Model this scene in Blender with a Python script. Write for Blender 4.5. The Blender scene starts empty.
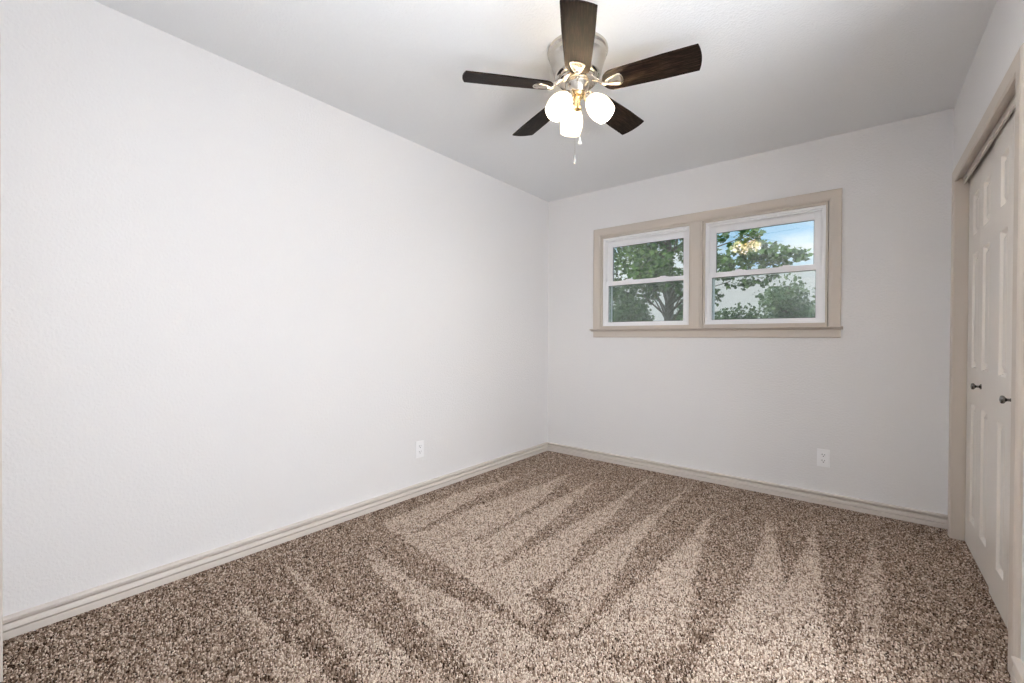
import bpy, bmesh, math, random
import numpy as np
from mathutils import Vector, Matrix

S = bpy.context.scene
COL = S.collection
PI = math.pi
W, H, NEAR = 2.816, 2.44, -3.53          # room width, ceiling height, near wall face
SIDE_FILL_W = 79.0                             # watts of the added side fill
BOUNCE_FILL_W = 28.0                            # watts of the added bounce fill
BULB = 480.0                              # radiance of each fan bulb

# ------------------------------------------------------------------ camera
cd = bpy.data.cameras.new('camera')
cam = bpy.data.objects.new('camera', cd); COL.objects.link(cam)
F = Vector((-0.62616098, 0.77965704, -0.00757102))
R = Vector((0.77964682, 0.62620033, 0.00489752))
U = Vector((-0.00855936, 0.00283609, 0.99995935))
m = Matrix.Identity(4)
for i in range(3):
    m[i][0], m[i][1], m[i][2] = R[i], U[i], -F[i]
m[0][3], m[1][3], m[2][3] = 2.41249, -3.56855, 1.09155
cam.matrix_world = m
cd.sensor_width = 36.0
cd.lens = 435.725 * 36.0 / 1024.0
cd.shift_y = 0.888 / 1024.0
cd.clip_start = 0.02
S.camera = cam

# ------------------------------------------------------------------ look
S.view_settings.view_transform = 'Standard'
S.view_settings.look = 'None'
S.view_settings.gamma = 1.0
S.view_settings.use_curve_mapping = False
S.view_settings.exposure = 0.0
S.cycles.max_bounces = 14
S.cycles.diffuse_bounces = 8
S.cycles.transparent_max_bounces = 16
S.cycles.sample_clamp_indirect = 30.0
S.cycles.blur_glossy = 0.6
S.cycles.filter_width = 1.45

# ------------------------------------------------------------------ sky with drifting cloud
SKY_STRENGTH = 1.0
wd = bpy.data.worlds.new('sky'); S.world = wd; wd.use_nodes = True
nt = wd.node_tree; nt.nodes.clear()
def nn(t, kind, **kw):
    n = t.nodes.new(kind)
    for k, v in kw.items():
        if k in n.inputs: n.inputs[k].default_value = v
        else: setattr(n, k, v)
    return n
def ramp(t, stops, interp='LINEAR'):
    n = t.nodes.new('ShaderNodeValToRGB'); r = n.color_ramp; r.interpolation = interp
    while len(r.elements) > 1: r.elements.remove(r.elements[-1])
    r.elements[0].position, r.elements[0].color = stops[0][0], (*stops[0][1], 1)
    for p_, c_ in stops[1:]:
        e = r.elements.new(p_); e.color = (*c_, 1)
    return n
tc = nn(nt, 'ShaderNodeTexCoord')
sep = nn(nt, 'ShaderNodeSeparateXYZ'); nt.links.new(tc.outputs['Generated'], sep.inputs[0])
blue = ramp(nt, [(0.0, (.80, .90, 1.0)), (.12, (.55, .80, 1.0)), (.30, (.36, .62, .95)), (1.0, (.16, .36, .80))])
nt.links.new(sep.outputs['Z'], blue.inputs[0])
mp = nn(nt, 'ShaderNodeMapping'); mp.inputs['Scale'].default_value = (1, 1, 2.6); mp.inputs['Location'].default_value = (.4, .2, .0)
nt.links.new(tc.outputs['Generated'], mp.inputs[0])
cl = nn(nt, 'ShaderNodeTexNoise', Scale=4.2, Detail=6.0, Roughness=.55)
nt.links.new(mp.outputs[0], cl.inputs['Vector'])
low = nn(nt, 'ShaderNodeMapRange'); low.inputs[1].default_value = .10; low.inputs[2].default_value = .21
low.inputs[3].default_value = .34; low.inputs[4].default_value = -.06
nt.links.new(sep.outputs['Z'], low.inputs[0])
ad = nn(nt, 'ShaderNodeMath', operation='ADD'); nt.links.new(cl.outputs[0], ad.inputs[0]); nt.links.new(low.outputs[0], ad.inputs[1])
cm = ramp(nt, [(.50, (0, 0, 0)), (.66, (1, 1, 1))]); nt.links.new(ad.outputs[0], cm.inputs[0])
mx = nn(nt, 'ShaderNodeMix', data_type='RGBA'); nt.links.new(cm.outputs[0], mx.inputs[0])
nt.links.new(blue.outputs[0], mx.inputs[6]); mx.inputs[7].default_value = (.98, .98, 1.0, 1)
bg = nn(nt, 'ShaderNodeBackground', Strength=SKY_STRENGTH); nt.links.new(mx.outputs[2], bg.inputs[0])
wo = nn(nt, 'ShaderNodeOutputWorld'); nt.links.new(bg.outputs[0], wo.inputs[0])

# ------------------------------------------------------------------ sun on the trees (it comes over the roof, never in at the window)
sl = bpy.data.lights.new('sun', 'SUN'); sl.energy = 6.0; sl.angle = .01; sl.color = (1, .95, .86)
so = bpy.data.objects.new('sun', sl); COL.objects.link(so)
so.rotation_euler = Vector((.35, .75, -.95)).to_track_quat('-Z', 'Y').to_euler()

# ------------------------------------------------------------------ added fill lamp, out of view, shining in through the right-wall doorway
hl = bpy.data.lights.new('side_fill', 'AREA'); hl.shape = 'RECTANGLE'; hl.size = 1.0; hl.size_y = 2.0
hl.energy = SIDE_FILL_W; hl.color = (.92, .96, 1.0)
ho = bpy.data.objects.new('side_fill', hl); COL.objects.link(ho)
ho.location = (W + 1.10, -2.80, 1.00)
ho.rotation_euler = Vector((-1, .26, .22)).to_track_quat('-Z', 'Z').to_euler()

# ------------------------------------------------------------------ added unseen fill lamp, bounced off the ceiling beside the camera
fl_ = bpy.data.lights.new('bounce_fill', 'AREA'); fl_.shape = 'DISK'; fl_.size = .6; fl_.energy = BOUNCE_FILL_W; fl_.color = (.95, .975, 1.0); fl_.spread = math.radians(115)
fo = bpy.data.objects.new('bounce_fill', fl_); COL.objects.link(fo)
fo.location = (2.2, -3.3, .75)
fo.rotation_euler = Vector((.05, -.06, 1)).to_track_quat('-Z', 'Y').to_euler()

# ================================================================== materials
def mat(name, col=(.8, .8, .8), rough=.5, metal=0.0, **kw):
    m_ = bpy.data.materials.new(name); m_.use_nodes = True
    b = m_.node_tree.nodes['Principled BSDF']
    b.inputs['Base Color'].default_value = (*col, 1)
    b.inputs['Roughness'].default_value = rough
    b.inputs['Metallic'].default_value = metal
    for k, v in kw.items(): b.inputs[k].default_value = v
    return m_
def bump(m_, scale, strength, dist, detail=2.0, lo=None, hi=None):
    t = m_.node_tree; b = t.nodes['Principled BSDF']
    c = nn(t, 'ShaderNodeTexCoord'); n = nn(t, 'ShaderNodeTexNoise', Scale=scale, Detail=detail, Roughness=.55)
    t.links.new(c.outputs['Object'], n.inputs['Vector'])
    src = n.outputs[0]
    if lo is not None:
        r = ramp(t, [(lo, (0, 0, 0)), (hi, (1, 1, 1))]); t.links.new(src, r.inputs[0]); src = r.outputs[0]
    bp = nn(t, 'ShaderNodeBump', Strength=strength, Distance=dist)
    t.links.new(src, bp.inputs['Height']); t.links.new(bp.outputs[0], b.inputs['Normal'])
    return m_
M = {}
M['wall'] = bump(mat('wall_paint', (.81, .80, .80), .75), 85, .32, .0035, 3, .38, .68)
M['ceiling'] = bump(mat('ceiling_paint', (.84, .85, .86), .85), 95, .35, .0035, 3, .35, .7)
M['trim'] = bump(mat('taupe_trim_paint', (.62, .555, .49), .42), 30, .05, .001)
M['base'] = bump(mat('baseboard_paint', (.70, .64, .585), .40), 30, .05, .001)
M['door'] = bump(mat('closet_door_paint', (.80, .755, .70), .30), 45, .06, .001)
M['vinyl'] = mat('white_vinyl', (.92, .92, .935), .35)
M['gasket'] = mat('dark_gasket', (.05, .06, .06), .6)
M['plate'] = mat('white_plastic', (.92, .92, .93), .3)
M['slot'] = mat('slot_black', (.03, .03, .03), .6)
M['nickel'] = bump(mat('brushed_nickel', (.62, .58, .52), .17, 1.0), 60, .04, .001)
M['knob'] = mat('dark_pewter', (.20, .185, .17), .25, 1.0)
M['brass'] = mat('warm_brass', (.80, .62, .36), .25, 1.0)
M['dark'] = mat('closet_dark', (.10, .09, .08), .9)
M['crystal'] = mat('clear_crystal', (.95, .95, .95), .05, 0.0, **{'Transmission Weight': .7})
M['white'] = mat('white_enamel', (.88, .88, .86), .3)

# dark stained blade wood: grain runs along the blade
def blade_wood():
    m_ = mat('dark_blade_wood', (.05, .03, .02), .5, **{'Specular IOR Level': .10}); t = m_.node_tree; b = t.nodes['Principled BSDF']
    c = nn(t, 'ShaderNodeTexCoord'); mpn = nn(t, 'ShaderNodeMapping'); mpn.inputs['Scale'].default_value = (14, 190, 60)
    t.links.new(c.outputs['Object'], mpn.inputs[0])
    n = nn(t, 'ShaderNodeTexNoise', Scale=1.0, Detail=5.0, Roughness=.65); t.links.new(mpn.outputs[0], n.inputs['Vector'])
    r = ramp(t, [(.30, (.004, .0025, .002)), (.50, (.011, .006, .004)), (.74, (.055, .034, .023))]); t.links.new(n.outputs[0], r.inputs[0])
    t.links.new(r.outputs[0], b.inputs['Base Color'])
    bp = nn(t, 'ShaderNodeBump', Strength=.35, Distance=.002); t.links.new(n.outputs[0], bp.inputs['Height']); t.links.new(bp.outputs[0], b.inputs['Normal'])
    return m_
M['blade'] = blade_wood()

def shade_glass():
    m_ = bpy.data.materials.new('frosted_shade_glass'); m_.use_nodes = True; t = m_.node_tree; t.nodes.clear()
    d = nn(t, 'ShaderNodeBsdfDiffuse', Color=(.92, .90, .86, 1)); tr = nn(t, 'ShaderNodeBsdfTranslucent', Color=(.86, .80, .70, 1))
    g = nn(t, 'ShaderNodeBsdfGlossy', Roughness=.15)
    a = nn(t, 'ShaderNodeMixShader'); a.inputs[0].default_value = .62
    t.links.new(d.outputs[0], a.inputs[1]); t.links.new(tr.outputs[0], a.inputs[2])
    b = nn(t, 'ShaderNodeMixShader'); b.inputs[0].default_value = .05
    t.links.new(a.outputs[0], b.inputs[1]); t.links.new(g.outputs[0], b.inputs[2])
    o = nn(t, 'ShaderNodeOutputMaterial'); t.links.new(b.outputs[0], o.inputs[0]); return m_
M['shade'] = shade_glass()
def emit(name, col, s):
    m_ = bpy.data.materials.new(name); m_.use_nodes = True; t = m_.node_tree; t.nodes.clear()
    e = nn(t, 'ShaderNodeEmission', Color=(*col, 1), Strength=s); o = nn(t, 'ShaderNodeOutputMaterial'); t.links.new(e.outputs[0], o.inputs[0]); return m_
M['bulb'] = emit('lit_bulb', (1.0, .92, .80), BULB)
def pane_glass():
    m_ = bpy.data.materials.new('window_glass'); m_.use_nodes = True; t = m_.node_tree; t.nodes.clear()
    tr = nn(t, 'ShaderNodeBsdfTransparent', Color=(.93, .97, .96, 1)); g = nn(t, 'ShaderNodeBsdfGlossy', Roughness=.015)
    f = nn(t, 'ShaderNodeFresnel', IOR=1.75); a = nn(t, 'ShaderNodeMixShader'); t.links.new(f.outputs[0], a.inputs[0])
    t.links.new(tr.outputs[0], a.inputs[1]); t.links.new(g.outputs[0], a.inputs[2])
    o = nn(t, 'ShaderNodeOutputMaterial'); t.links.new(a.outputs[0], o.inputs[0]); return m_
M['glass'] = pane_glass()
def screen_mesh():
    m_ = bpy.data.materials.new('insect_screen'); m_.use_nodes = True; t = m_.node_tree; t.nodes.clear()
    tr = nn(t, 'ShaderNodeBsdfTransparent'); d = nn(t, 'ShaderNodeBsdfDiffuse', Color=(.20, .24, .23, 1))
    a = nn(t, 'ShaderNodeMixShader'); a.inputs[0].default_value = .17
    t.links.new(tr.outputs[0], a.inputs[1]); t.links.new(d.outputs[0], a.inputs[2])
    o = nn(t, 'ShaderNodeOutputMaterial'); t.links.new(a.outputs[0], o.inputs[0]); return m_
M['screen'] = screen_mesh()

# carpet: flecked twist pile, lighter where the vacuum strokes lay the nap over (per-tuft fleck and nap values ride on the mesh)
def carpet():
    m_ = mat('carpet_pile', (.3, .25, .2), .95); t = m_.node_tree; b = t.nodes['Principled BSDF']
    b.inputs['Specular IOR Level'].default_value = .1
    at = nn(t, 'ShaderNodeAttribute', attribute_name='fleck')
    r = ramp(t, [(.0, (.045, .026, .017)), (.25, (.165, .106, .072)), (.50, (.36, .257, .192)), (.78, (.64, .51, .415)), (1.0, (.86, .745, .64))])
    t.links.new(at.outputs['Fac'], r.inputs[0]); t.links.new(r.outputs[0], b.inputs['Base Color'])
    return m_
M['carpet'] = carpet()
def leafmat(name, a, b_):
    m_ = bpy.data.materials.new(name); m_.use_nodes = True; t = m_.node_tree; b = t.nodes['Principled BSDF']
    g = nn(t, 'ShaderNodeNewGeometry'); r = ramp(t, [(0, a), (1, b_)]); t.links.new(g.outputs['Random Per Island'], r.inputs[0])
    t.links.new(r.outputs[0], b.inputs['Base Color']); b.inputs['Roughness'].default_value = .5
    tr = nn(t, 'ShaderNodeBsdfTranslucent'); t.links.new(r.outputs[0], tr.inputs[0])
    mxs = nn(t, 'ShaderNodeMixShader'); mxs.inputs[0].default_value = .35
    o = t.nodes['Material Output']; t.links.new(b.outputs[0], mxs.inputs[1]); t.links.new(tr.outputs[0], mxs.inputs[2]); t.links.new(mxs.outputs[0], o.inputs[0])
    return m_
M['maple'] = leafmat('maple_leaf', (.04, .10, .025), (.17, .29, .075))
M['far_leaf'] = leafmat('far_leaf', (.05, .10, .035), (.15, .24, .09))
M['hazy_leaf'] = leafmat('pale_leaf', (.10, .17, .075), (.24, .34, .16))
M['bark'] = bump(mat('bark', (.16, .13, .10), .9), 18, .8, .03)
M['lawn'] = bump(mat('lawn', (.10, .17, .05), .95), 40, .8, .03)

# ================================================================== mesh helpers
def obj(name, bm, material, parent=None, smooth=False, rounded=0.0, matrix=None):
    me = bpy.data.meshes.new(name)
    bmesh.ops.recalc_face_normals(bm, faces=bm.faces[:])
    if rounded:
        bmesh.ops.bevel(bm, geom=[e for e in bm.edges if len(e.link_faces) == 2 and e.calc_face_angle(0) > .5], offset=rounded, segments=2, affect='EDGES', profile=.6, clamp_overlap=True)
    bm.to_mesh(me); bm.free()
    me.materials.append(material)
    if smooth:
        for p_ in me.polygons: p_.use_smooth = True
        try: me.set_sharp_from_angle(angle=math.radians(38))
        except Exception: pass
    o = bpy.data.objects.new(name, me); COL.objects.link(o)
    if matrix is not None: o.matrix_world = matrix
    if parent is not None:
        o.parent = parent
        o.matrix_parent_inverse = Matrix.Identity(4)
    return o
def box(bm, a, b):
    x0, x1 = sorted((a[0], b[0])); y0, y1 = sorted((a[1], b[1])); z0, z1 = sorted((a[2], b[2]))
    v = [bm.verts.new(p_) for p_ in ((x0, y0, z0), (x1, y0, z0), (x1, y1, z0), (x0, y1, z0), (x0, y0, z1), (x1, y0, z1), (x1, y1, z1), (x0, y1, z1))]
    for f in ((3, 2, 1, 0), (4, 5, 6, 7), (0, 1, 5, 4), (1, 2, 6, 5), (2, 3, 7, 6), (3, 0, 4, 7)): bm.faces.new([v[i] for i in f])
def boxes(*bs):
    bm = bmesh.new()
    for a, b in bs: box(bm, a, b)
    return bm
def lathe(bm, prof, mtx=None, seg=40, cap=True):
    mtx = mtx or Matrix.Identity(4); rings = []
    for r_, z_ in prof:
        rings.append([bm.verts.new(mtx @ Vector((r_ * math.cos(2 * PI * k / seg), r_ * math.sin(2 * PI * k / seg), z_))) for k in range(seg)])
    for a, b in zip(rings, rings[1:]):
        for k in range(seg): bm.faces.new((a[k], a[(k + 1) % seg], b[(k + 1) % seg], b[k]))
    if cap: bm.faces.new(rings[0][::-1]); bm.faces.new(rings[-1])
def tube(bm, pts, rad, seg=10):
    pts = [Vector(p_) for p_ in pts]; rs = rad if isinstance(rad, (list, tuple)) else [rad] * len(pts); rings = []
    for i, p_ in enumerate(pts):
        d = (pts[min(i + 1, len(pts) - 1)] - pts[max(i - 1, 0)]).normalized()
        a = d.orthogonal().normalized() if i == 0 else (prev - d * prev.dot(d)).normalized()
        prev = a; b = d.cross(a)
        rings.append([bm.verts.new(p_ + rs[i] * (math.cos(2 * PI * k / seg) * a + math.sin(2 * PI * k / seg) * b)) for k in range(seg)])
    for a, b in zip(rings, rings[1:]):
        for k in range(seg): bm.faces.new((a[k], a[(k + 1) % seg], b[(k + 1) % seg], b[k]))
    bm.faces.new(rings[0][::-1]); bm.faces.new(rings[-1])
def sweep(bm, prof, frames):
    """prof: (u, v) outline; frames: (origin, udir, vdir) per station -> mitred moulding"""
    rings = [[bm.verts.new(o + u * ud + v * vd) for u, v in prof] for o, ud, vd in frames]
    n = len(prof)
    for a, b in zip(rings, rings[1:]):
        for k in range(n): bm.faces.new((a[k], a[(k + 1) % n], b[(k + 1) % n], b[k]))
    bm.faces.new(rings[0][::-1]); bm.faces.new(rings[-1])
def empty(name, loc):
    o = bpy.data.objects.new(name, None); COL.objects.link(o); o.location = loc; o.empty_display_size = .1; return o
def structure(o, label=None):
    o['kind'] = 'structure'
    return o
def tag(o, label, cat, group=None):
    o['label'] = label; o['category'] = cat
    if group: o['group'] = group
    return o
X, Y, Z = Vector((1, 0, 0)), Vector((0, 1, 0)), Vector((0, 0, 1))

# ================================================================== room shell
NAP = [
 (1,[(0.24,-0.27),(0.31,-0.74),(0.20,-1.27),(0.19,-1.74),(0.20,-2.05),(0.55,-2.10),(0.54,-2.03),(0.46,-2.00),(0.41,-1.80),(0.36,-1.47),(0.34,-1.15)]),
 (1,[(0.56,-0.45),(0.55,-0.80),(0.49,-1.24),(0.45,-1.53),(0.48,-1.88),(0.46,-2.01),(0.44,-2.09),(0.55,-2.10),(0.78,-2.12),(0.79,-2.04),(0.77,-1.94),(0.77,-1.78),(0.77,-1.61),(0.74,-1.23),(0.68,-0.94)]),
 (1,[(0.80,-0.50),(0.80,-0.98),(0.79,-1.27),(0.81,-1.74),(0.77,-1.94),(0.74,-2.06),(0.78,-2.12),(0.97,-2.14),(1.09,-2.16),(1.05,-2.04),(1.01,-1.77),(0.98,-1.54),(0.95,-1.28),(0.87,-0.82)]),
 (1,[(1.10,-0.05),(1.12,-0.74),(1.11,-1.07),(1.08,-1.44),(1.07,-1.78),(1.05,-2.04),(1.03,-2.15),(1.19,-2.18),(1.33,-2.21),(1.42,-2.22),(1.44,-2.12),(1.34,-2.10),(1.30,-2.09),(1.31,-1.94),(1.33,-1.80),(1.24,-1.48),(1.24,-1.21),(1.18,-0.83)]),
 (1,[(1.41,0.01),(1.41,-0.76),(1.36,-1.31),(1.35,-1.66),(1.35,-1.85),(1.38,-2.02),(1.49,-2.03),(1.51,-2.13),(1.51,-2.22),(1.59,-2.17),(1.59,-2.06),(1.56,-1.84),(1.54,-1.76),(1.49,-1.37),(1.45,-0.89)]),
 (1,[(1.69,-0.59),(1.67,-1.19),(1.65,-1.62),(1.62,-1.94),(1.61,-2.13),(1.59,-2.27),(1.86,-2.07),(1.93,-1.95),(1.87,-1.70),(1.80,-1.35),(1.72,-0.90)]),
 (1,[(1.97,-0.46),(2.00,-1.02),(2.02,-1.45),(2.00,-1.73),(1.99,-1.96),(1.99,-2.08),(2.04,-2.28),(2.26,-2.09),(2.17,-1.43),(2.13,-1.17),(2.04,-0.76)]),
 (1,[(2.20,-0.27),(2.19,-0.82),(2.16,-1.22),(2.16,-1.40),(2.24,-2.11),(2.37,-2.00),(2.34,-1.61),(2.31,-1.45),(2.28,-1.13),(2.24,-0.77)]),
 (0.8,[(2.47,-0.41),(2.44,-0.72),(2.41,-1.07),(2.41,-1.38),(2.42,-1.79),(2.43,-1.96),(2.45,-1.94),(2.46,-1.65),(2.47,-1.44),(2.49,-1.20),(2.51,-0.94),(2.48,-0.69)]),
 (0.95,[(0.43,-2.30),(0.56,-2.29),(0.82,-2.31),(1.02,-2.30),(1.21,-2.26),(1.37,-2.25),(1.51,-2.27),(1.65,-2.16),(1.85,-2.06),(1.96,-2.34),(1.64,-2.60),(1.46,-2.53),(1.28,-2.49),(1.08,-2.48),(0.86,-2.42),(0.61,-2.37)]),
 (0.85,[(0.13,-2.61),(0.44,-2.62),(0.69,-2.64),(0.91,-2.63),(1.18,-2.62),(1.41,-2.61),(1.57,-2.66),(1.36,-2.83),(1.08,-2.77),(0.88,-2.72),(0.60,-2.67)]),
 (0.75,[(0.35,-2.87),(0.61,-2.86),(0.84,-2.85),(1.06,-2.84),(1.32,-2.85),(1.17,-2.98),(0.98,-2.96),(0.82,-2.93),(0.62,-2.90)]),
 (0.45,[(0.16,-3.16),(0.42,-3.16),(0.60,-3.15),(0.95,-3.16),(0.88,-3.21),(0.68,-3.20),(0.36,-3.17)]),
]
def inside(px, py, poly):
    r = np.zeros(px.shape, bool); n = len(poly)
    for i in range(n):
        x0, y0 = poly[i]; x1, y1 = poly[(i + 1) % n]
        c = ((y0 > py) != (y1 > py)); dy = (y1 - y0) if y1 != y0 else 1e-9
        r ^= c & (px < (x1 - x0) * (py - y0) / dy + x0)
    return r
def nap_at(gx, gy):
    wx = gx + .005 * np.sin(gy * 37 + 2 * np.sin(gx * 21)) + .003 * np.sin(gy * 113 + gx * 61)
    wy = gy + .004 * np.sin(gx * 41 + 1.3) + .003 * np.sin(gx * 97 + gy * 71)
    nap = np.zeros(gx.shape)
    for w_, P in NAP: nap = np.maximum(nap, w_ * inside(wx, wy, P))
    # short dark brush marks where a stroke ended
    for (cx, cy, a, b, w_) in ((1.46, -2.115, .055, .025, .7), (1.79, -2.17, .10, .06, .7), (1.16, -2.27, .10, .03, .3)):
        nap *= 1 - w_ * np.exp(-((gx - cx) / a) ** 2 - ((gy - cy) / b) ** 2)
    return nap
def build_floor():
    rng = np.random.default_rng(3)
    x1 = W + .10
    # backing
    base = np.array([(0, NEAR - .75, -.012), (x1, NEAR - .75, -.012), (x1, .0, -.012), (0, .0, -.012)], float)
    s = TUFT; nx, ny = int(x1 / s), int((-NEAR + .12) / s)
    gx, gy = np.meshgrid((np.arange(nx) + .5) * s, -(np.arange(ny) + .5) * s)
    gx = (gx + rng.uniform(-.42, .42, gx.shape) * s).ravel(); gy = (gy + rng.uniform(-.42, .42, gy.shape) * s).ravel()
    keep = ~((gx > W - .0) & (gy < -1.42)) & (gx > .003) & (gy < -.003)
    gx, gy = gx[keep], gy[keep]; n = len(gx)
    # smooth blotches ~2 cm wide from a coarse random lattice
    L = rng.normal(size=(400, 400)); c = .017
    def lat(x_, y_):
        u, v = x_ / c, -y_ / c; i, j = u.astype(int), v.astype(int); fu, fv = u - i, v - j; i %= 399; j %= 399
        return (L[i, j] * (1 - fu) * (1 - fv) + L[i + 1, j] * fu * (1 - fv) + L[i, j + 1] * (1 - fu) * fv + L[i + 1, j + 1] * fu * fv)
    nap = np.clip(nap_at(gx + rng.normal(0, .002, n), gy + rng.normal(0, .002, n)), 0, 1)
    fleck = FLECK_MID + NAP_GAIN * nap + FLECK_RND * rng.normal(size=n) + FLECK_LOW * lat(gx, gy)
    fleck = np.clip(fleck, 0, 1)
    h = rng.uniform(-.0022, .0014, n); r_ = s * rng.uniform(.55, .80, n); lean = rng.normal(0, .0016, (n, 2))
    ang = rng.uniform(0, 2 * PI, n)
    K = 3; vs = np.empty((n, 2 * K + 1, 3))
    for k in range(K):
        a = ang + 2 * PI * k / K
        vs[:, k, 0] = gx + r_ * .8 * np.cos(a); vs[:, k, 1] = gy + r_ * .8 * np.sin(a); vs[:, k, 2] = -.012
        vs[:, K + k, 0] = gx + lean[:, 0] * .7 + r_ * .85 * np.cos(a + .5); vs[:, K + k, 1] = gy + lean[:, 1] * .7 + r_ * .85 * np.sin(a + .5); vs[:, K + k, 2] = h - .0013
    vs[:, 2 * K, 0] = gx + lean[:, 0]; vs[:, 2 * K, 1] = gy + lean[:, 1]; vs[:, 2 * K, 2] = h
    o_ = (np.arange(n) * (2 * K + 1))[:, None]
    quads = np.concatenate([np.stack([o_[:, 0] + k, o_[:, 0] + (k + 1) % K, o_[:, 0] + K + (k + 1) % K, o_[:, 0] + K + k], -1) for k in range(K)]) + 4
    tris = np.concatenate([np.stack([o_[:, 0] + K + k, o_[:, 0] + K + (k + 1) % K, o_[:, 0] + 2 * K], -1) for k in range(K)]) + 4
    co = np.concatenate([base, vs.reshape(-1, 3)])
    loops = np.concatenate([np.array([0, 1, 2, 3]), quads.ravel(), tris.ravel()])
    tot = np.concatenate([[4], np.full(len(quads), 4), np.full(len(tris), 3)]); start = np.concatenate([[0], np.cumsum(tot)[:-1]])
    me = bpy.data.meshes.new('floor'); me.vertices.add(len(co)); me.vertices.foreach_set('co', co.ravel().astype(np.float32))
    me.loops.add(len(loops)); me.loops.foreach_set('vertex_index', loops.astype(np.int32))
    me.polygons.add(len(tot)); me.polygons.foreach_set('loop_start', start.astype(np.int32)); me.polygons.foreach_set('loop_total', tot.astype(np.int32))
    me.polygons.foreach_set('use_smooth', np.ones(len(tot), bool))
    me.update(calc_edges=True)
    at = me.attributes.new('fleck', 'FLOAT', 'POINT')
    at.data.foreach_set('value', np.concatenate([np.full(4, .2), np.repeat(fleck, 2 * K + 1)]).astype(np.float32))
    me.materials.append(M['carpet'])
    o = bpy.data.objects.new('floor', me); COL.objects.link(o); structure(o)
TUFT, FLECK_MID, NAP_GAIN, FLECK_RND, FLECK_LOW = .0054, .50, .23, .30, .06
build_floor()

T = .15
DY0, DY1 = -3.20, -1.85        # unseen doorway to the hall, placed to let the side fill in
CY0, CY1, CZ = -1.40, -.165, 1.99   # closet opening
structure(obj('ceiling', boxes(((-T, NEAR - .9, H), (W + 1.5, T, H + .12))), M['ceiling']))
structure(obj('wall_left', boxes(((-T, NEAR - .9, 0), (0, T, H))), M['wall']))
structure(obj('wall_back', boxes(((0, 0, -.3), (W, T, 1.185)), ((0, 0, 2.026), (W, T, H)), ((0, 0, 1.185), (.574, T, 2.026)), ((2.235, 0, 1.185), (W, T, 2.026)), ((1.358, 0.012, 1.185), (1.440, T, 2.026))), M['wall']))
structure(obj('wall_right', boxes(((W, CY1, 0), (W + .11, T, H)), ((W, CY0, CZ + .06), (W + .11, CY1, H)), ((W, DY1, 0), (W + .11, CY0, H)),
                                  ((W, DY0, 2.04), (W + .11, DY1, H)), ((W, NEAR - .9, 0), (W + .11, DY0, H))), M['wall']))
structure(obj('wall_near', boxes(((0, NEAR - .11, 0), (.30, NEAR, H)), ((2.64, NEAR - .11, 0), (W, NEAR, H)), ((.30, NEAR - .11, 2.05), (2.64, NEAR, H)),
                                 ((0, NEAR - .90, 0), (W, NEAR - .75, H))), M['wall']))
structure(obj('wall_closet', boxes(((W + .70, -1.55, 0), (W + .78, T, H)), ((W + .11, -1.55, 0), (W + .70, -1.47, H)), ((W + .11, .05, 0), (W + .70, T, H)), ((W + .11, -1.47, -.06), (W + .70, .05, -.004))), M['wall']))
structure(obj('wall_hall', boxes(((W + 1.3, NEAR - .3, -.06), (W + 1.4, -1.55, H)), ((W + .11, -1.63, -.06), (W + 1.3, -1.55, H)), ((W + .11, NEAR - .3, -.06), (W + 1.3, NEAR - .2, H)), ((W + .11, NEAR - .2, -.06), (W + 1.3, -1.63, -.004))), M['wall']))

# ------------------------------------------------------------------ baseboards: one moulded profile, run along each wall
BP = [(0, 0), (.020, 0), (.020, .0255), (.0188, .0275), (.005, .028), (.005, .0315), (.0178, .0325), (.0165, .042), (.0140, .0505), (.0125, .0525), (.0005, .0528), (.0005, .0672), (.0195, .0675), (.0210, .071), (.0192, .0765), (.010, .079), (0, .079)]
def baseboard(name, p0, p1, inward, m0=0, m1=0):
    """m0/m1: +1 mitres into an inside corner at that end"""
    bm = bmesh.new(); p0, p1, inward = Vector(p0), Vector(p1), Vector(inward); d = (p1 - p0).normalized()
    sweep(bm, BP, [(p0, inward + d * m0, Z), (p1, inward - d * m1, Z)])
    return structure(obj(name, bm, M['base']))
baseboard('baseboard_left', (0, NEAR, 0), (0, 0, 0), X, 0, 1)
baseboard('baseboard_back', (0, 0, 0), (W, 0, 0), -Y, 1, 0)
baseboard('baseboard_right', (W, DY1 + .07, 0), (W, CY0 - .0655, 0), -X)
baseboard('baseboard_near', (0, NEAR, 0), (.235, NEAR, 0), Y)

# ------------------------------------------------------------------ window casing, stool and apron
CP = [(0, 0), (.013, 0), (.017, .006), (.017, .050), (.015, .058), (.010, .066), (.006, .070), (0, .070)]   # (out from the wall, across the width)
def casing_frame(bm, x0, x1, z0, z1, closed_bottom=False):
    """three-sided mitred casing round an opening in the back wall; outline grows outward"""
    pts = [(x0, z0, (-1, 0)), (x0, z1, (-1, 1)), (x1, z1, (1, 1)), (x1, z0, (1, 0))]
    sweep(bm, [(u, .070 - v) for u, v in CP], [(Vector((px, 0, pz)), -Y, Vector((sx, 0, sz))) for px, pz, (sx, sz) in pts])
bm = bmesh.new()
casing_frame(bm, .572, 2.235, 1.185, 2.0155)
structure(obj('trim_1', bm, M['trim']))
structure(obj('trim_2', boxes(((1.352, -.015, 1.185), (1.372, .012, 2.0155)), ((1.372, -.017, 1.185), (1.428, .012, 2.0155)), ((1.428, -.013, 1.185), (1.443, .012, 2.0155))), M['trim'], rounded=.002))       # mullion cover between the two windows
bm = bmesh.new(); sweep(bm, [(-.02, .186), (.047, .186), (.051, .1845), (.0515, .182), (.047, .177), (.012, .165), (-.02, .165)], [(Vector((.486, 0, 1)), -Y, Z), (Vector((2.317, 0, 1)), -Y, Z)])
structure(obj('trim_3', bm, M['trim']))    # stool, its nose sloping back underneath
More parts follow.
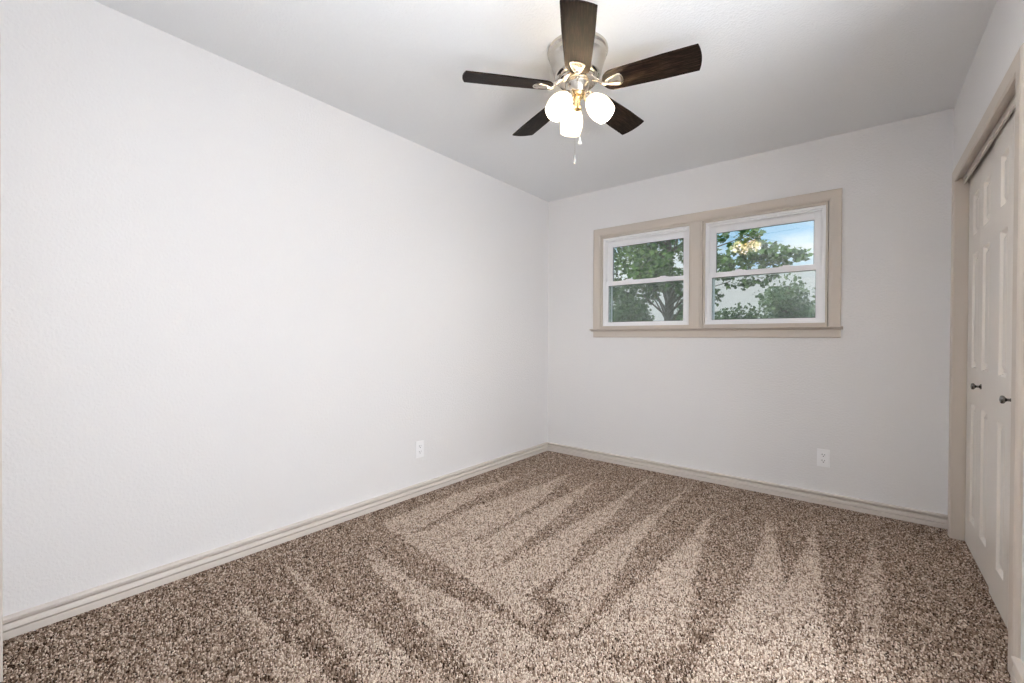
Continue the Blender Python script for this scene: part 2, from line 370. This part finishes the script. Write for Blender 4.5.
bm = bmesh.new(); sweep(bm, [(0, 0), (.007, 0), (.011, .006), (.011, .054), (0, .054)], [(Vector((.504, 0, 1.111)), -Y, Z), (Vector((2.304, 0, 1.111)), -Y, Z)])
structure(obj('trim_4', bm, M['trim']))   # apron
# jamb liners inside the opening, painted like the casing
def jambs(x0, x1): return (((x0 - .012, .0, 1.186), (x0, .10, 2.026)), ((x1, .0, 1.186), (x1 + .012, .10, 2.026)), ((x0, .0, 2.0), (x1, .10, 2.026)), ((x0, .0, 1.180), (x1, .10, 1.2115)))
structure(obj('trim_5', boxes(*jambs(.584, 1.341), *jambs(1.457, 2.219)), M['trim']))

# ------------------------------------------------------------------ the two double-hung windows
def ring(bm, x0, x1, z0, z1, wl, wr, wb, wt, y0, y1):
    box(bm, (x0, y0, z0), (x0 + wl, y1, z1)); box(bm, (x1 - wr, y0, z0), (x1, y1, z1))
    box(bm, (x0 + wl, y0, z0), (x1 - wr, y1, z0 + wb)); box(bm, (x0 + wl, y0, z1 - wt), (x1 - wr, y1, z1))
def window(n, x0, x1):
    zb, zt, zm = 1.2115, 2.0, 1.592
    w = structure(empty('window_%d' % n, ((x0 + x1) / 2, .07, zb)))
    def P(name, bm, m_, par=w, **k):
        bmesh.ops.translate(bm, verts=bm.verts[:], vec=-Vector(w.location)); return obj(name, bm, m_, par, **k)
    bm = bmesh.new()
    ring(bm, x0, x1, zb, zt, .018, .018, .016, .018, .018, .125)                 # outer vinyl frame
    ring(bm, x0 + .018, x1 - .018, zb + .016, zt - .018, .006, .006, .004, .012, .030, .050)
    ring(bm, x0 + .018, x1 - .018, zb + .016, zt - .018, .012, .012, .008, .014, .070, .076)
    P('frame', bm, M['vinyl'], rounded=.0015)
    gx0, gx1 = x0 + .044, x1 - .055
    bm = bmesh.new(); ring(bm, x0 + .022, x1 - .022, 1.575, zt - .030, .042, .047, .040, .045, .078, .108)
    us = P('upper_sash', bm, M['vinyl'], rounded=.002)
    bm = bmesh.new(); ring(bm, x0 + .024, x1 - .024, zb + .018, 1.612, .020, .031, .018, .038, .036, .070)
    ls = P('lower_sash', bm, M['vinyl'], rounded=.002)
    us0, us1 = x0 + .064, x1 - .069
    bm = bmesh.new(); ring(bm, us0 - .001, us1 + .001, 1.614, 1.926, .004, .004, .004, .004, .086, .090)
    ring(bm, gx0 - .001, gx1 + .001, 1.246, 1.575, .003, .003, .004, .004, .046, .050)
    P('glazing_gasket', bm, M['gasket'])
    P('upper_pane', boxes(((us0 - .004, .091, 1.61), (us1 + .004, .0945, 1.93))), M['glass'], us)
    P('lower_pane', boxes(((gx0 - .004, .051, 1.243), (gx1 + .004, .0545, 1.578))), M['glass'], ls)
    # outside screen over the lower half
    bm = bmesh.new(); ring(bm, x0 + .03, x1 - .03, zb + .02, 1.60, .016, .016, .016, .016, .113, .121)
    sf = P('screen_frame', bm, M['vinyl'])
    P('insect_screen', boxes(((x0 + .044, .1165, zb + .034), (x1 - .044, .1175, 1.586))), M['screen'], sf)
    for t in (.30, .70):
        cx = x0 + (x1 - x0) * t
        bm = boxes(((cx - .045, .040, 1.611), (cx + .045, .066, 1.617)), ((cx - .022, .044, 1.616), (cx + .022, .064, 1.624)))
        P('sash_lock', bm, M['vinyl'], ls, rounded=.002)
window(1, .584, 1.341)
window(2, 1.457, 2.219)

# ------------------------------------------------------------------ closet: casing, jambs, track fascia and two pairs of panelled folding doors
def closet_casing():
    bm = bmesh.new(); y0, y1, zt = CY0, CY1, 1.975
    pts = [(y0, 0, (-1, 0)), (y0, zt, (-1, 1)), (y1, zt, (1, 1)), (y1, 0, (1, 0))]
    prof = [(0, 0), (.011, 0), (.0165, .008), (.0165, .060), (.012, .066), (.006, .070), (0, .070)]
    sweep(bm, prof, [(Vector((W, py, pz)), -X, Vector((0, sy, sz))) for py, pz, (sy, sz) in pts])
    structure(obj('trim_6', bm, M['trim']))
closet_casing()
structure(obj('trim_7', boxes(((W - .002, CY1 - .001, 0), (W + .11, CY1 + .014, 2.02)), ((W - .002, CY0 - .014, 0), (W + .11, CY0 + .001, 2.02)), ((W - .002, CY0, 1.985), (W + .030, CY1, 2.06)),
                              ((W + .085, CY0, 1.965), (W + .11, CY1, 2.06)), ((W + .030, CY0, 2.045), (W + .085, CY1, 2.06))), M['trim']))
structure(obj('trim_8', boxes(((W + .020, CY0 + .001, 1.950), (W + .029, CY1 - .001, 1.985))), M['base'], rounded=.002))   # track fascia
bm = bmesh.new()
sweep(bm, [(0, 0), (.024, 0), (.0250, .003), (.0250, .055), (.02, .065), (0, .065)], [(Vector((.30, NEAR, 0)), Y, -X), (Vector((.30, NEAR, 2.045)), Y, -X)])
structure(obj('trim_9', bm, M['base']))   # casing at the left end of the near wall

def panel_leaf(bm, w, h, t, side):
    """one folding leaf: x 0..w, z 0..h, front face at y=0 (towards -y), three raised panels sunk in the face"""
    rows = [(.15, .765), (.95, 1.54), (1.64, 1.85)]     # openings (z)
    sl_, sr = side                                          # stile widths
    zs = [0] + [z_ for r_ in rows for z_ in r_] + [h]; xs = [0, sl_, w - sr, w]
    g = {}
    def V(x_, y_, z_):
        k = (round(x_, 5), round(y_, 5), round(z_, 5))
        if k not in g: g[k] = bm.verts.new((x_, y_, z_))
        return g[k]
    for i in range(3):
        for j in range(len(zs) - 1):
            if i == 1 and j % 2 == 1:                       # a panel: ogee down, flat, bevel up to a raised field
                x0, x1, z0, z1 = xs[1], xs[2], zs[j], zs[j + 1]; prev = None
                for ins, dep in ((0, 0), (.003, .004), (.009, .013), (.017, .0135), (.036, .004), (.038, .0035)):
                    r_ = [V(x0 + ins, dep, z0 + ins), V(x1 - ins, dep, z0 + ins), V(x1 - ins, dep, z1 - ins), V(x0 + ins, dep, z1 - ins)]
                    if prev:
                        for k in range(4): bm.faces.new((prev[k], prev[(k + 1) % 4], r_[(k + 1) % 4], r_[k]))
                    prev = r_
                bm.faces.new(prev)
            else:
                bm.faces.new((V(xs[i], 0, zs[j]), V(xs[i + 1], 0, zs[j]), V(xs[i + 1], 0, zs[j + 1]), V(xs[i], 0, zs[j + 1])))
    # sides and back
    for j in range(len(zs) - 1):
        for x_ in (0, w): bm.faces.new((V(x_, 0, zs[j]), V(x_, t, zs[j]), V(x_, t, zs[j + 1]), V(x_, 0, zs[j + 1])))
        bm.faces.new((V(0, t, zs[j]), V(w, t, zs[j]), V(w, t, zs[j + 1]), V(0, t, zs[j + 1])))
    for z_ in (0, h):
        for i in range(3):
            pass
        bm.faces.new([V(x_, 0, z_) for x_ in xs] + [V(w, t, z_), V(0, t, z_)])
def closet_door(n, ya, yb, xa, xb):
    """a pair of leaves hung between ya (far) and yb (near); the front face runs from xa to xb"""
    root = structure(empty('door_%d' % n, (xa, ya, .002)))
    L = math.hypot(yb - ya, xb - xa); d = Vector((xb - xa, yb - ya, 0)) / L
    base = Matrix(((d.x, -d.y, 0, 0), (d.y, d.x, 0, 0), (0, 0, 1, 0), (0, 0, 0, 1)))   # leaf x -> along wall, leaf y -> into closet
    wl = L / 2 - .0018
    for k, side in ((0, (.118, .060)), (1, (.055, .118))):
        bm = bmesh.new(); panel_leaf(bm, wl, 1.976, .032, side)
        bmesh.ops.bevel(bm, geom=[e for e in bm.edges if len(e.link_faces) == 2 and e.calc_face_angle(0) > 1.2], offset=.0025, segments=2, affect='EDGES')
        leaf = obj('door_leaf', bm, M['door'], root); leaf.matrix_local = Matrix.Translation(d * (k * L / 2 + .0009)) @ base
        if k == 1:
            bm = bmesh.new(); ax = Matrix.Translation((.052, 0, .872)) @ Matrix.Rotation(PI / 2, 4, 'X')
            lathe(bm, [(.013, -.001), (.013, .003), (.009, .005), (.0055, .008), (.0055, .016), (.009, .020), (.0145, .024), (.0155, .029), (.0135, .033), (.006, .035), (.001, .0353)], ax, 24)
            kn = obj('knob', bm, M['knob'], leaf, smooth=True)
closet_door(1, CY1 - .004, -.790, W + .044, W + .044)
closet_door(2, -.794, CY0 + .004, W + .036, W + .036)

# ------------------------------------------------------------------ outlets
def outlet(loc, rotz, label):
    o = tag(empty('wall_outlet', loc), label, 'outlet', None); o.rotation_euler = (0, 0, rotz)
    bm = boxes(((-.035, -.0055, -.0585), (.035, .0005, .0585)))
    pl = obj('faceplate', bm, M['plate'], o, rounded=.002)
    for s in (1, -1):
        bm = bmesh.new(); zc = s * .0195
        pts = []
        for k in range(24):
            a = 2 * PI * k / 24; x_ = .0172 * math.cos(a); z_ = max(-.0125, min(.0125, .0172 * math.sin(a)))
            pts.append((x_, z_))
        f0 = [bm.verts.new((x_, -.0053, zc + z_)) for x_, z_ in pts]; f1 = [bm.verts.new((x_, -.0075, zc + z_)) for x_, z_ in pts]
        bm.faces.new(f1)
        for k in range(24): bm.faces.new((f0[k], f0[(k + 1) % 24], f1[(k + 1) % 24], f1[k]))
        rc = obj('receptacle', bm, M['plate'], o)
        bm = boxes(((-.0085, -.0078, zc + .000), (-.0058, -.007, zc + .0095)), ((.0058, -.0078, zc + .001), (.0083, -.007, zc + .0085)))
        lathe(bm, [(.0030, .007), (.0030, .0078)], Matrix.Translation((0, 0, zc - .0065)) @ Matrix.Rotation(PI / 2, 4, 'X'), 12)
        obj('slots', bm, M['slot'], rc)
    bm = bmesh.new(); lathe(bm, [(.0032, .005), (.0032, .0064), (.002, .0068)], Matrix.Rotation(PI / 2, 4, 'X'), 12)
    obj('screw', bm, M['plate'], o)
outlet((0, -1.5945, .3165), PI / 2, 'white duplex outlet on the long left wall above the baseboard')
outlet((2.2185, 0, .308), 0, 'white duplex outlet on the back wall below the window')

# ================================================================== ceiling fan with three lit shades
FX, FY, FZ, PHI, PITCH = 1.365, -1.7857, 2.2637, .22145, -.235
fan = tag(empty('ceiling_fan', (FX, FY, H)), 'brushed nickel ceiling fan with five dark wood blades and three lit glass shades', 'ceiling fan')
def fz(prof): return [(r_, z_ - H) for r_, z_ in prof]
bm = bmesh.new()
lathe(bm, fz([(.05, 2.4405), (.139, 2.4405), (.1405, 2.432), (.139, 2.424), (.134, 2.419), (.1315, 2.412), (.1325, 2.405), (.129, 2.398), (.121, 2.372), (.1145, 2.348), (.110, 2.328), (.108, 2.318), (.104, 2.309), (.096, 2.304), (.02, 2.303)]), seg=64)
obj('motor_housing', bm, M['nickel'], fan, smooth=True)
bm = bmesh.new()
lathe(bm, fz([(.02, 2.304), (.086, 2.304), (.090, 2.300), (.090, 2.294), (.084, 2.288), (.062, 2.286), (.02, 2.286)]), seg=56)
obj('flywheel', bm, M['nickel'], fan, smooth=True)
bm = bmesh.new()
lathe(bm, fz([(.02, 2.287), (.054, 2.287), (.0565, 2.283), (.0565, 2.276), (.054, 2.270), (.050, 2.256), (.043, 2.243), (.040, 2.238), (.02, 2.237)]), seg=48)
obj('switch_housing', bm, M['nickel'], fan, smooth=True)
bm = bmesh.new()
lathe(bm, fz([(.012, 2.238), (.036, 2.238), (.038, 2.233), (.034, 2.224), (.020, 2.218), (.014, 2.205), (.014, 2.180), (.019, 2.176), (.019, 2.166), (.012, 2.160), (.004, 2.156)]), seg=36)
obj('light_fitter', bm, M['brass'], fan, smooth=True)
# blades and their brackets
def blade_bm():
    out = []
    r0, r1 = .118, .523
    for k in range(13):                                   # rounded root
        a = PI / 2 + PI * k / 12
        out.append((r0 + .050 + .050 * math.cos(a), .056 * math.sin(a)))
    for r_ in (.26, .38, r1): out.append((r_, -(.056 + .011 * min(1, (r_ - .168) / .25))))
    for k in range(1, 8):                                 # bowed tip
        s = -1 + 2 * k / 8; out.append((r1 + .012 * (1 - s * s), .067 * s))
    for r_ in (r1, .38, .26): out.append((r_, .056 + .011 * min(1, (r_ - .168) / .25)))
    bm = bmesh.new()
    a = [bm.verts.new((x_, y_, -.0032)) for x_, y_ in out]; b = [bm.verts.new((x_, y_, .0032)) for x_, y_ in out]
    bm.faces.new(a[::-1]); bm.faces.new(b); n = len(out)
    for k in range(n): bm.faces.new((a[k], a[(k + 1) % n], b[(k + 1) % n], b[k]))
    return bm
def bracket_bm():
    bm = bmesh.new()
    tube(bm, [(.074, 0, .032), (.090, 0, .026), (.104, 0, .010), (.118, 0, -.004), (.132, 0, -.009), (.146, 0, -.009)], [.011, .010, .0085, .0085, .010, .008], 10)
    out = [(.126, -.006), (.136, -.014), (.152, -.024), (.172, -.031), (.190, -.035), (.200, -.033), (.208, -.022), (.212, -.008), (.212, .008), (.208, .022), (.200, .033), (.190, .035), (.172, .031), (.152, .024), (.136, .014), (.126, .006)]
    def rg(s, z_): return [bm.verts.new((.172 + (x_ - .172) * s, y_ * s, z_)) for x_, y_ in out]
    rings = [rg(1, -.0034), rg(1, -.0068), rg(.93, -.0095), rg(.80, -.0098), rg(.72, -.0080)]
    for a, b in zip(rings, rings[1:]):
        for k in range(len(out)): bm.faces.new((a[k], a[(k + 1) % len(out)], b[(k + 1) % len(out)], b[k]))
    bm.faces.new(rings[0][::-1]); bm.faces.new(rings[-1])
    return bm
bl0 = br0 = None
for k in range(5):
    mt = Matrix.Translation((0, 0, FZ - H)) @ Matrix.Rotation(PHI + k * 2 * PI / 5, 4, 'Z') @ Matrix.Rotation(PITCH, 4, 'X')
    if bl0 is None:
        bl0 = obj('blade', blade_bm(), M['blade'], fan); br0 = obj('blade_bracket', bracket_bm(), M['nickel'], fan, smooth=True); b, c = bl0, br0
    else:
        b, c = bl0.copy(), br0.copy()
        for q in (b, c): COL.objects.link(q); q.parent = fan
    b.matrix_local = mt; c.matrix_local = mt
# shades
SH = [(.0215, .000), (.026, .004), (.034, .012), (.0415, .026), (.049, .044), (.053, .062), (.0538, .078), (.0522, .095), (.0495, .110), (.0475, .120)]
def shade_bm():
    bm = bmesh.new(); outer = SH; inner = [(r_ - .003, z_ + .0005) for r_, z_ in SH][::-1]
    lathe(bm, outer + [(.046, .1208)] + inner, None, 40, cap=False)
    return bm
s0 = None
for az in (135, 252, 15):
    a = math.radians(az); tilt = math.radians(40)
    d = Vector((math.cos(a) * math.sin(tilt), math.sin(a) * math.sin(tilt), -math.cos(tilt)))
    neck = Vector((math.cos(a) * .060, math.sin(a) * .060, 2.206 - H))
    mt = Matrix.Translation(neck) @ d.to_track_quat('Z', 'Y').to_matrix().to_4x4()
    if s0 is None:
        bm = bmesh.new()
        tube(bm, [(0, 0, -.050), (0, 0, -.018)], [.008, .008], 12)
        lathe(bm, [(.009, -.024), (.022, -.020), (.0255, -.012), (.0255, .006), (.0235, .007), (.0235, -.008), (.010, -.010)], None, 28)
        h0 = obj('shade_holder', bm, M['nickel'], fan, smooth=True)
        s0 = obj('glass_shade', shade_bm(), M['shade'], fan, smooth=True)
        bm = bmesh.new(); lathe(bm, [(.011, .0), (.012, .018), (.017, .032), (.023, .048), (.025, .062), (.022, .075), (.013, .084), (.002, .087)], None, 24)
        l0 = obj('light_bulb', bm, M['bulb'], s0, smooth=True); h, s, l = h0, s0, l0
    else:
        h, s, l = h0.copy(), s0.copy(), l0.copy()
        for q in (h, s, l): COL.objects.link(q)
        h.parent = fan; s.parent = fan; l.parent = s
    h.matrix_local = mt; s.matrix_local = mt
# pull chains: one ends in a clear drop, the other in a white one
def chain(x_, y_, z0, z1, r_=.0011):
    bm = bmesh.new(); tube(bm, [(x_, y_, z0 - H), (x_, y_, z1 - H)], r_ * .55, 6)
    z_ = z0
    while z_ > z1:
        bmesh.ops.create_icosphere(bm, subdivisions=1, radius=r_ * 1.25, matrix=Matrix.Translation((x_, y_, z_ - H))); z_ -= .006
    return bm
def pull(x_, y_, z0, z1, prof, m_):
    c = obj('pull_chain', chain(x_, y_, z0, z1), M['nickel'], fan)
    bm = bmesh.new(); lathe(bm, [(r_, z1 - H - q) for r_, q in prof], Matrix.Translation((x_, y_, 0)), 16)
    return obj('chain_pendant', bm, m_, c, smooth=True)
pull(-.004, -.012, 2.162, 1.945, [(.0015, -.004), (.004, 0), (.004, .004), (.0025, .007), (.006, .016), (.0075, .024), (.006, .032), (.001, .036)], M['crystal'])['label'] = 'clear crystal drop on the longer chain'
pull(.012, .006, 2.168, 2.035, [(.002, -.002), (.003, .004), (.006, .016), (.0105, .026), (.0105, .031), (.007, .034), (.001, .035)], M['white'])['label'] = 'white drop on the shorter chain'

# ================================================================== outdoors
GZ = -.55
structure(obj('ground', boxes(((-45, T + .01, GZ - .3), (45, 70, GZ))), M['lawn']))
def foliage(name, clusters, leaf, material, parent, seed):
    rng = np.random.default_rng(seed); vs = []; fs = []; n0 = 0
    shape = np.array([(0, 0, 0), (-.52, .22, .10), (-.30, .42, .06), (-.46, .74, .10), (0, 1.0, -.06), (.46, .74, .10), (.30, .42, .06), (.52, .22, .10)]) - np.array((0, .5, 0))
    faces = np.array([(0, 4, 3, 2), (0, 2, 1, 1), (0, 6, 5, 4), (0, 7, 6, 6)])
    for (c, r_, n) in clusters:
        u = rng.normal(size=(n, 3)); u /= np.linalg.norm(u, axis=1)[:, None]
        p_ = np.array(c) + u * (np.array(r_) * (rng.uniform(.15, 1, (n, 1)) ** .45))
        nrm = rng.normal(size=(n, 3)) * .7 + np.array((0, -.35, .8)); nrm /= np.linalg.norm(nrm, axis=1)[:, None]
        t = rng.normal(size=(n, 3)) + np.array((0, 0, -.5)); t -= nrm * (t * nrm).sum(1)[:, None]; t /= np.linalg.norm(t, axis=1)[:, None]
        b = np.cross(t, nrm); s = leaf * rng.uniform(.65, 1.25, (n, 1, 1))
        v = p_[:, None, :] + s * (shape[None, :, 0:1] * b[:, None, :] + shape[None, :, 1:2] * t[:, None, :] + shape[None, :, 2:3] * nrm[:, None, :])
        vs.append(v.reshape(-1, 3))
        for k in range(n):
            o_ = n0 + 8 * k
            fs += [(o_, o_ + 4, o_ + 3, o_ + 2), (o_, o_ + 2, o_ + 1), (o_, o_ + 6, o_ + 5, o_ + 4), (o_, o_ + 7, o_ + 6)]
        n0 += 8 * n
    me = bpy.data.meshes.new(name); me.from_pydata(np.concatenate(vs).tolist(), [], fs); me.materials.append(material)
    o = bpy.data.objects.new(name, me); COL.objects.link(o); o.parent = parent; return o
def tree(label, base, top, tr, clusters, leaf, lm, seed, group=None, name='leafy_tree', wood_r=.05, wood_every=1):
    base = Vector(base); root = tag(empty(name, base), label, 'tree', group)
    rel = [(tuple(Vector(c) - base), r_, n) for c, r_, n in clusters]
    rnd = random.Random(seed); topv = Vector(top) - base
    bm = bmesh.new(); pts = [Vector((0, 0, -.1))] + [topv * f + Vector((rnd.uniform(-.06, .06), rnd.uniform(-.06, .06), 0)) for f in (.25, .5, .75, 1.0)]
    tube(bm, pts, [tr * 1.25, tr, tr * .85, tr * .65, tr * .4], 12)
    for i_, (c, r_, n) in enumerate(rel):
        if i_ % wood_every: continue
        c = Vector(c); f = max(.35, min(.97, (c.z / max(topv.z, .1)) - .18)); s = topv * f; mid = (s + c) / 2 + Vector((0, 0, .12 * (c - s).length))
        tube(bm, [s, mid, c], [min(wood_r, tr * .4), wood_r * .55, wood_r * .2], 6)
    obj('trunk', bm, M['bark'], root, smooth=True)
    foliage('foliage', rel, leaf, lm, root, seed)
    return root
# big maple close by on the left: a spreading crown that reaches across both windows
MC = []
rg = random.Random(11)
for k in range(62):     # the full part of the crown, behind the left window
    MC.append(((rg.uniform(-4.4, -1.15), rg.uniform(7.4, 10.8), rg.uniform(2.35, 4.9)), (.55, .55, .36), 118))
for c, r_, n in [((-.75, 7.6, 3.55), .42, 120), ((-.45, 7.3, 3.05), .40, 120), ((-.15, 7.2, 2.75), .40, 130), ((.15, 7.3, 2.95), .38, 120), ((.44, 7.25, 3.42), .30, 95), ((.25, 7.2, 3.22), .24, 40),
                 ((.60, 7.3, 3.05), .34, 100), ((.88, 7.35, 2.95), .34, 100), ((1.12, 7.4, 2.90), .28, 75), ((1.36, 7.4, 2.90), .22, 45), ((.50, 7.3, 2.72), .34, 90), ((.92, 7.4, 2.66), .28, 55),
                 ((-.65, 7.5, 2.60), .40, 70), ((.08, 7.2, 2.42), .24, 36), ((.40, 7.3, 2.36), .24, 40), ((.72, 7.4, 2.42), .22, 30), ((-.38, 7.3, 2.28), .20, 22), ((-.10, 7.2, 3.45), .20, 20)]:
    MC.append((c, (r_, r_, r_ * .72), n))
tree('tall maple tree with a grey trunk and large bright leaves nearest the two windows', (-2.05, 9.2, GZ), (-2.0, 9.2, 4.6), .15, MC, .115, M['maple'], 5, name='maple_tree', wood_r=.035, wood_every=3)
def crown(c, R_, n, m_, seed):
    r2 = random.Random(seed); out = []
    for k in range(n):
        while True:
            u = (r2.uniform(-1, 1), r2.uniform(-1, 1), r2.uniform(-1, 1))
            if u[0] ** 2 + u[1] ** 2 + u[2] ** 2 < 1: break
        out.append(((c[0] + u[0] * R_[0] * .6, c[1] + u[1] * R_[1] * .6, c[2] + u[2] * R_[2] * .62), (.40 * R_[0], .40 * R_[1], .36 * R_[2]), m_))
    return out
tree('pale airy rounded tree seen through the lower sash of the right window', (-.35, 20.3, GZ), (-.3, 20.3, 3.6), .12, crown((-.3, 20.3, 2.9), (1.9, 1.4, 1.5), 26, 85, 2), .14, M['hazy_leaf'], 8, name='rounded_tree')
far = [((-3.6, 25.5, 2.2), (2.2, 1.3, 1.75), 'low dark tree left of the pale airy one in the right window'),
       ((-.2, 27.5, 2.1), (2.2, 1.4, 1.75), 'low dark tree at the right edge of the right window'),
       ((-5.15, 21, 1.9), (1.35, 1.2, 1.7), 'dark tree behind the mullion between the windows'),
       ((-6.3, 16.4, 2.0), (1.35, 1.2, 1.75), 'dark bushy tree just right of the maple trunk'),
       ((-8.2, 20, 2.2), (1.9, 1.3, 2.0), 'dark bushy tree just left of the maple trunk'),
       ((-11.3, 23, 2.2), (1.9, 1.4, 1.8), 'dark bushy tree at the left edge of the left window')]
for k, (c, R_, lab) in enumerate(far):
    tree(lab, (c[0], c[1], GZ), (c[0], c[1], c[2] + .3), .12, crown(c, R_, 24, 110, 20 + k), .16, M['far_leaf'], 30 + k, 'distant trees along the horizon', 'distant_tree')
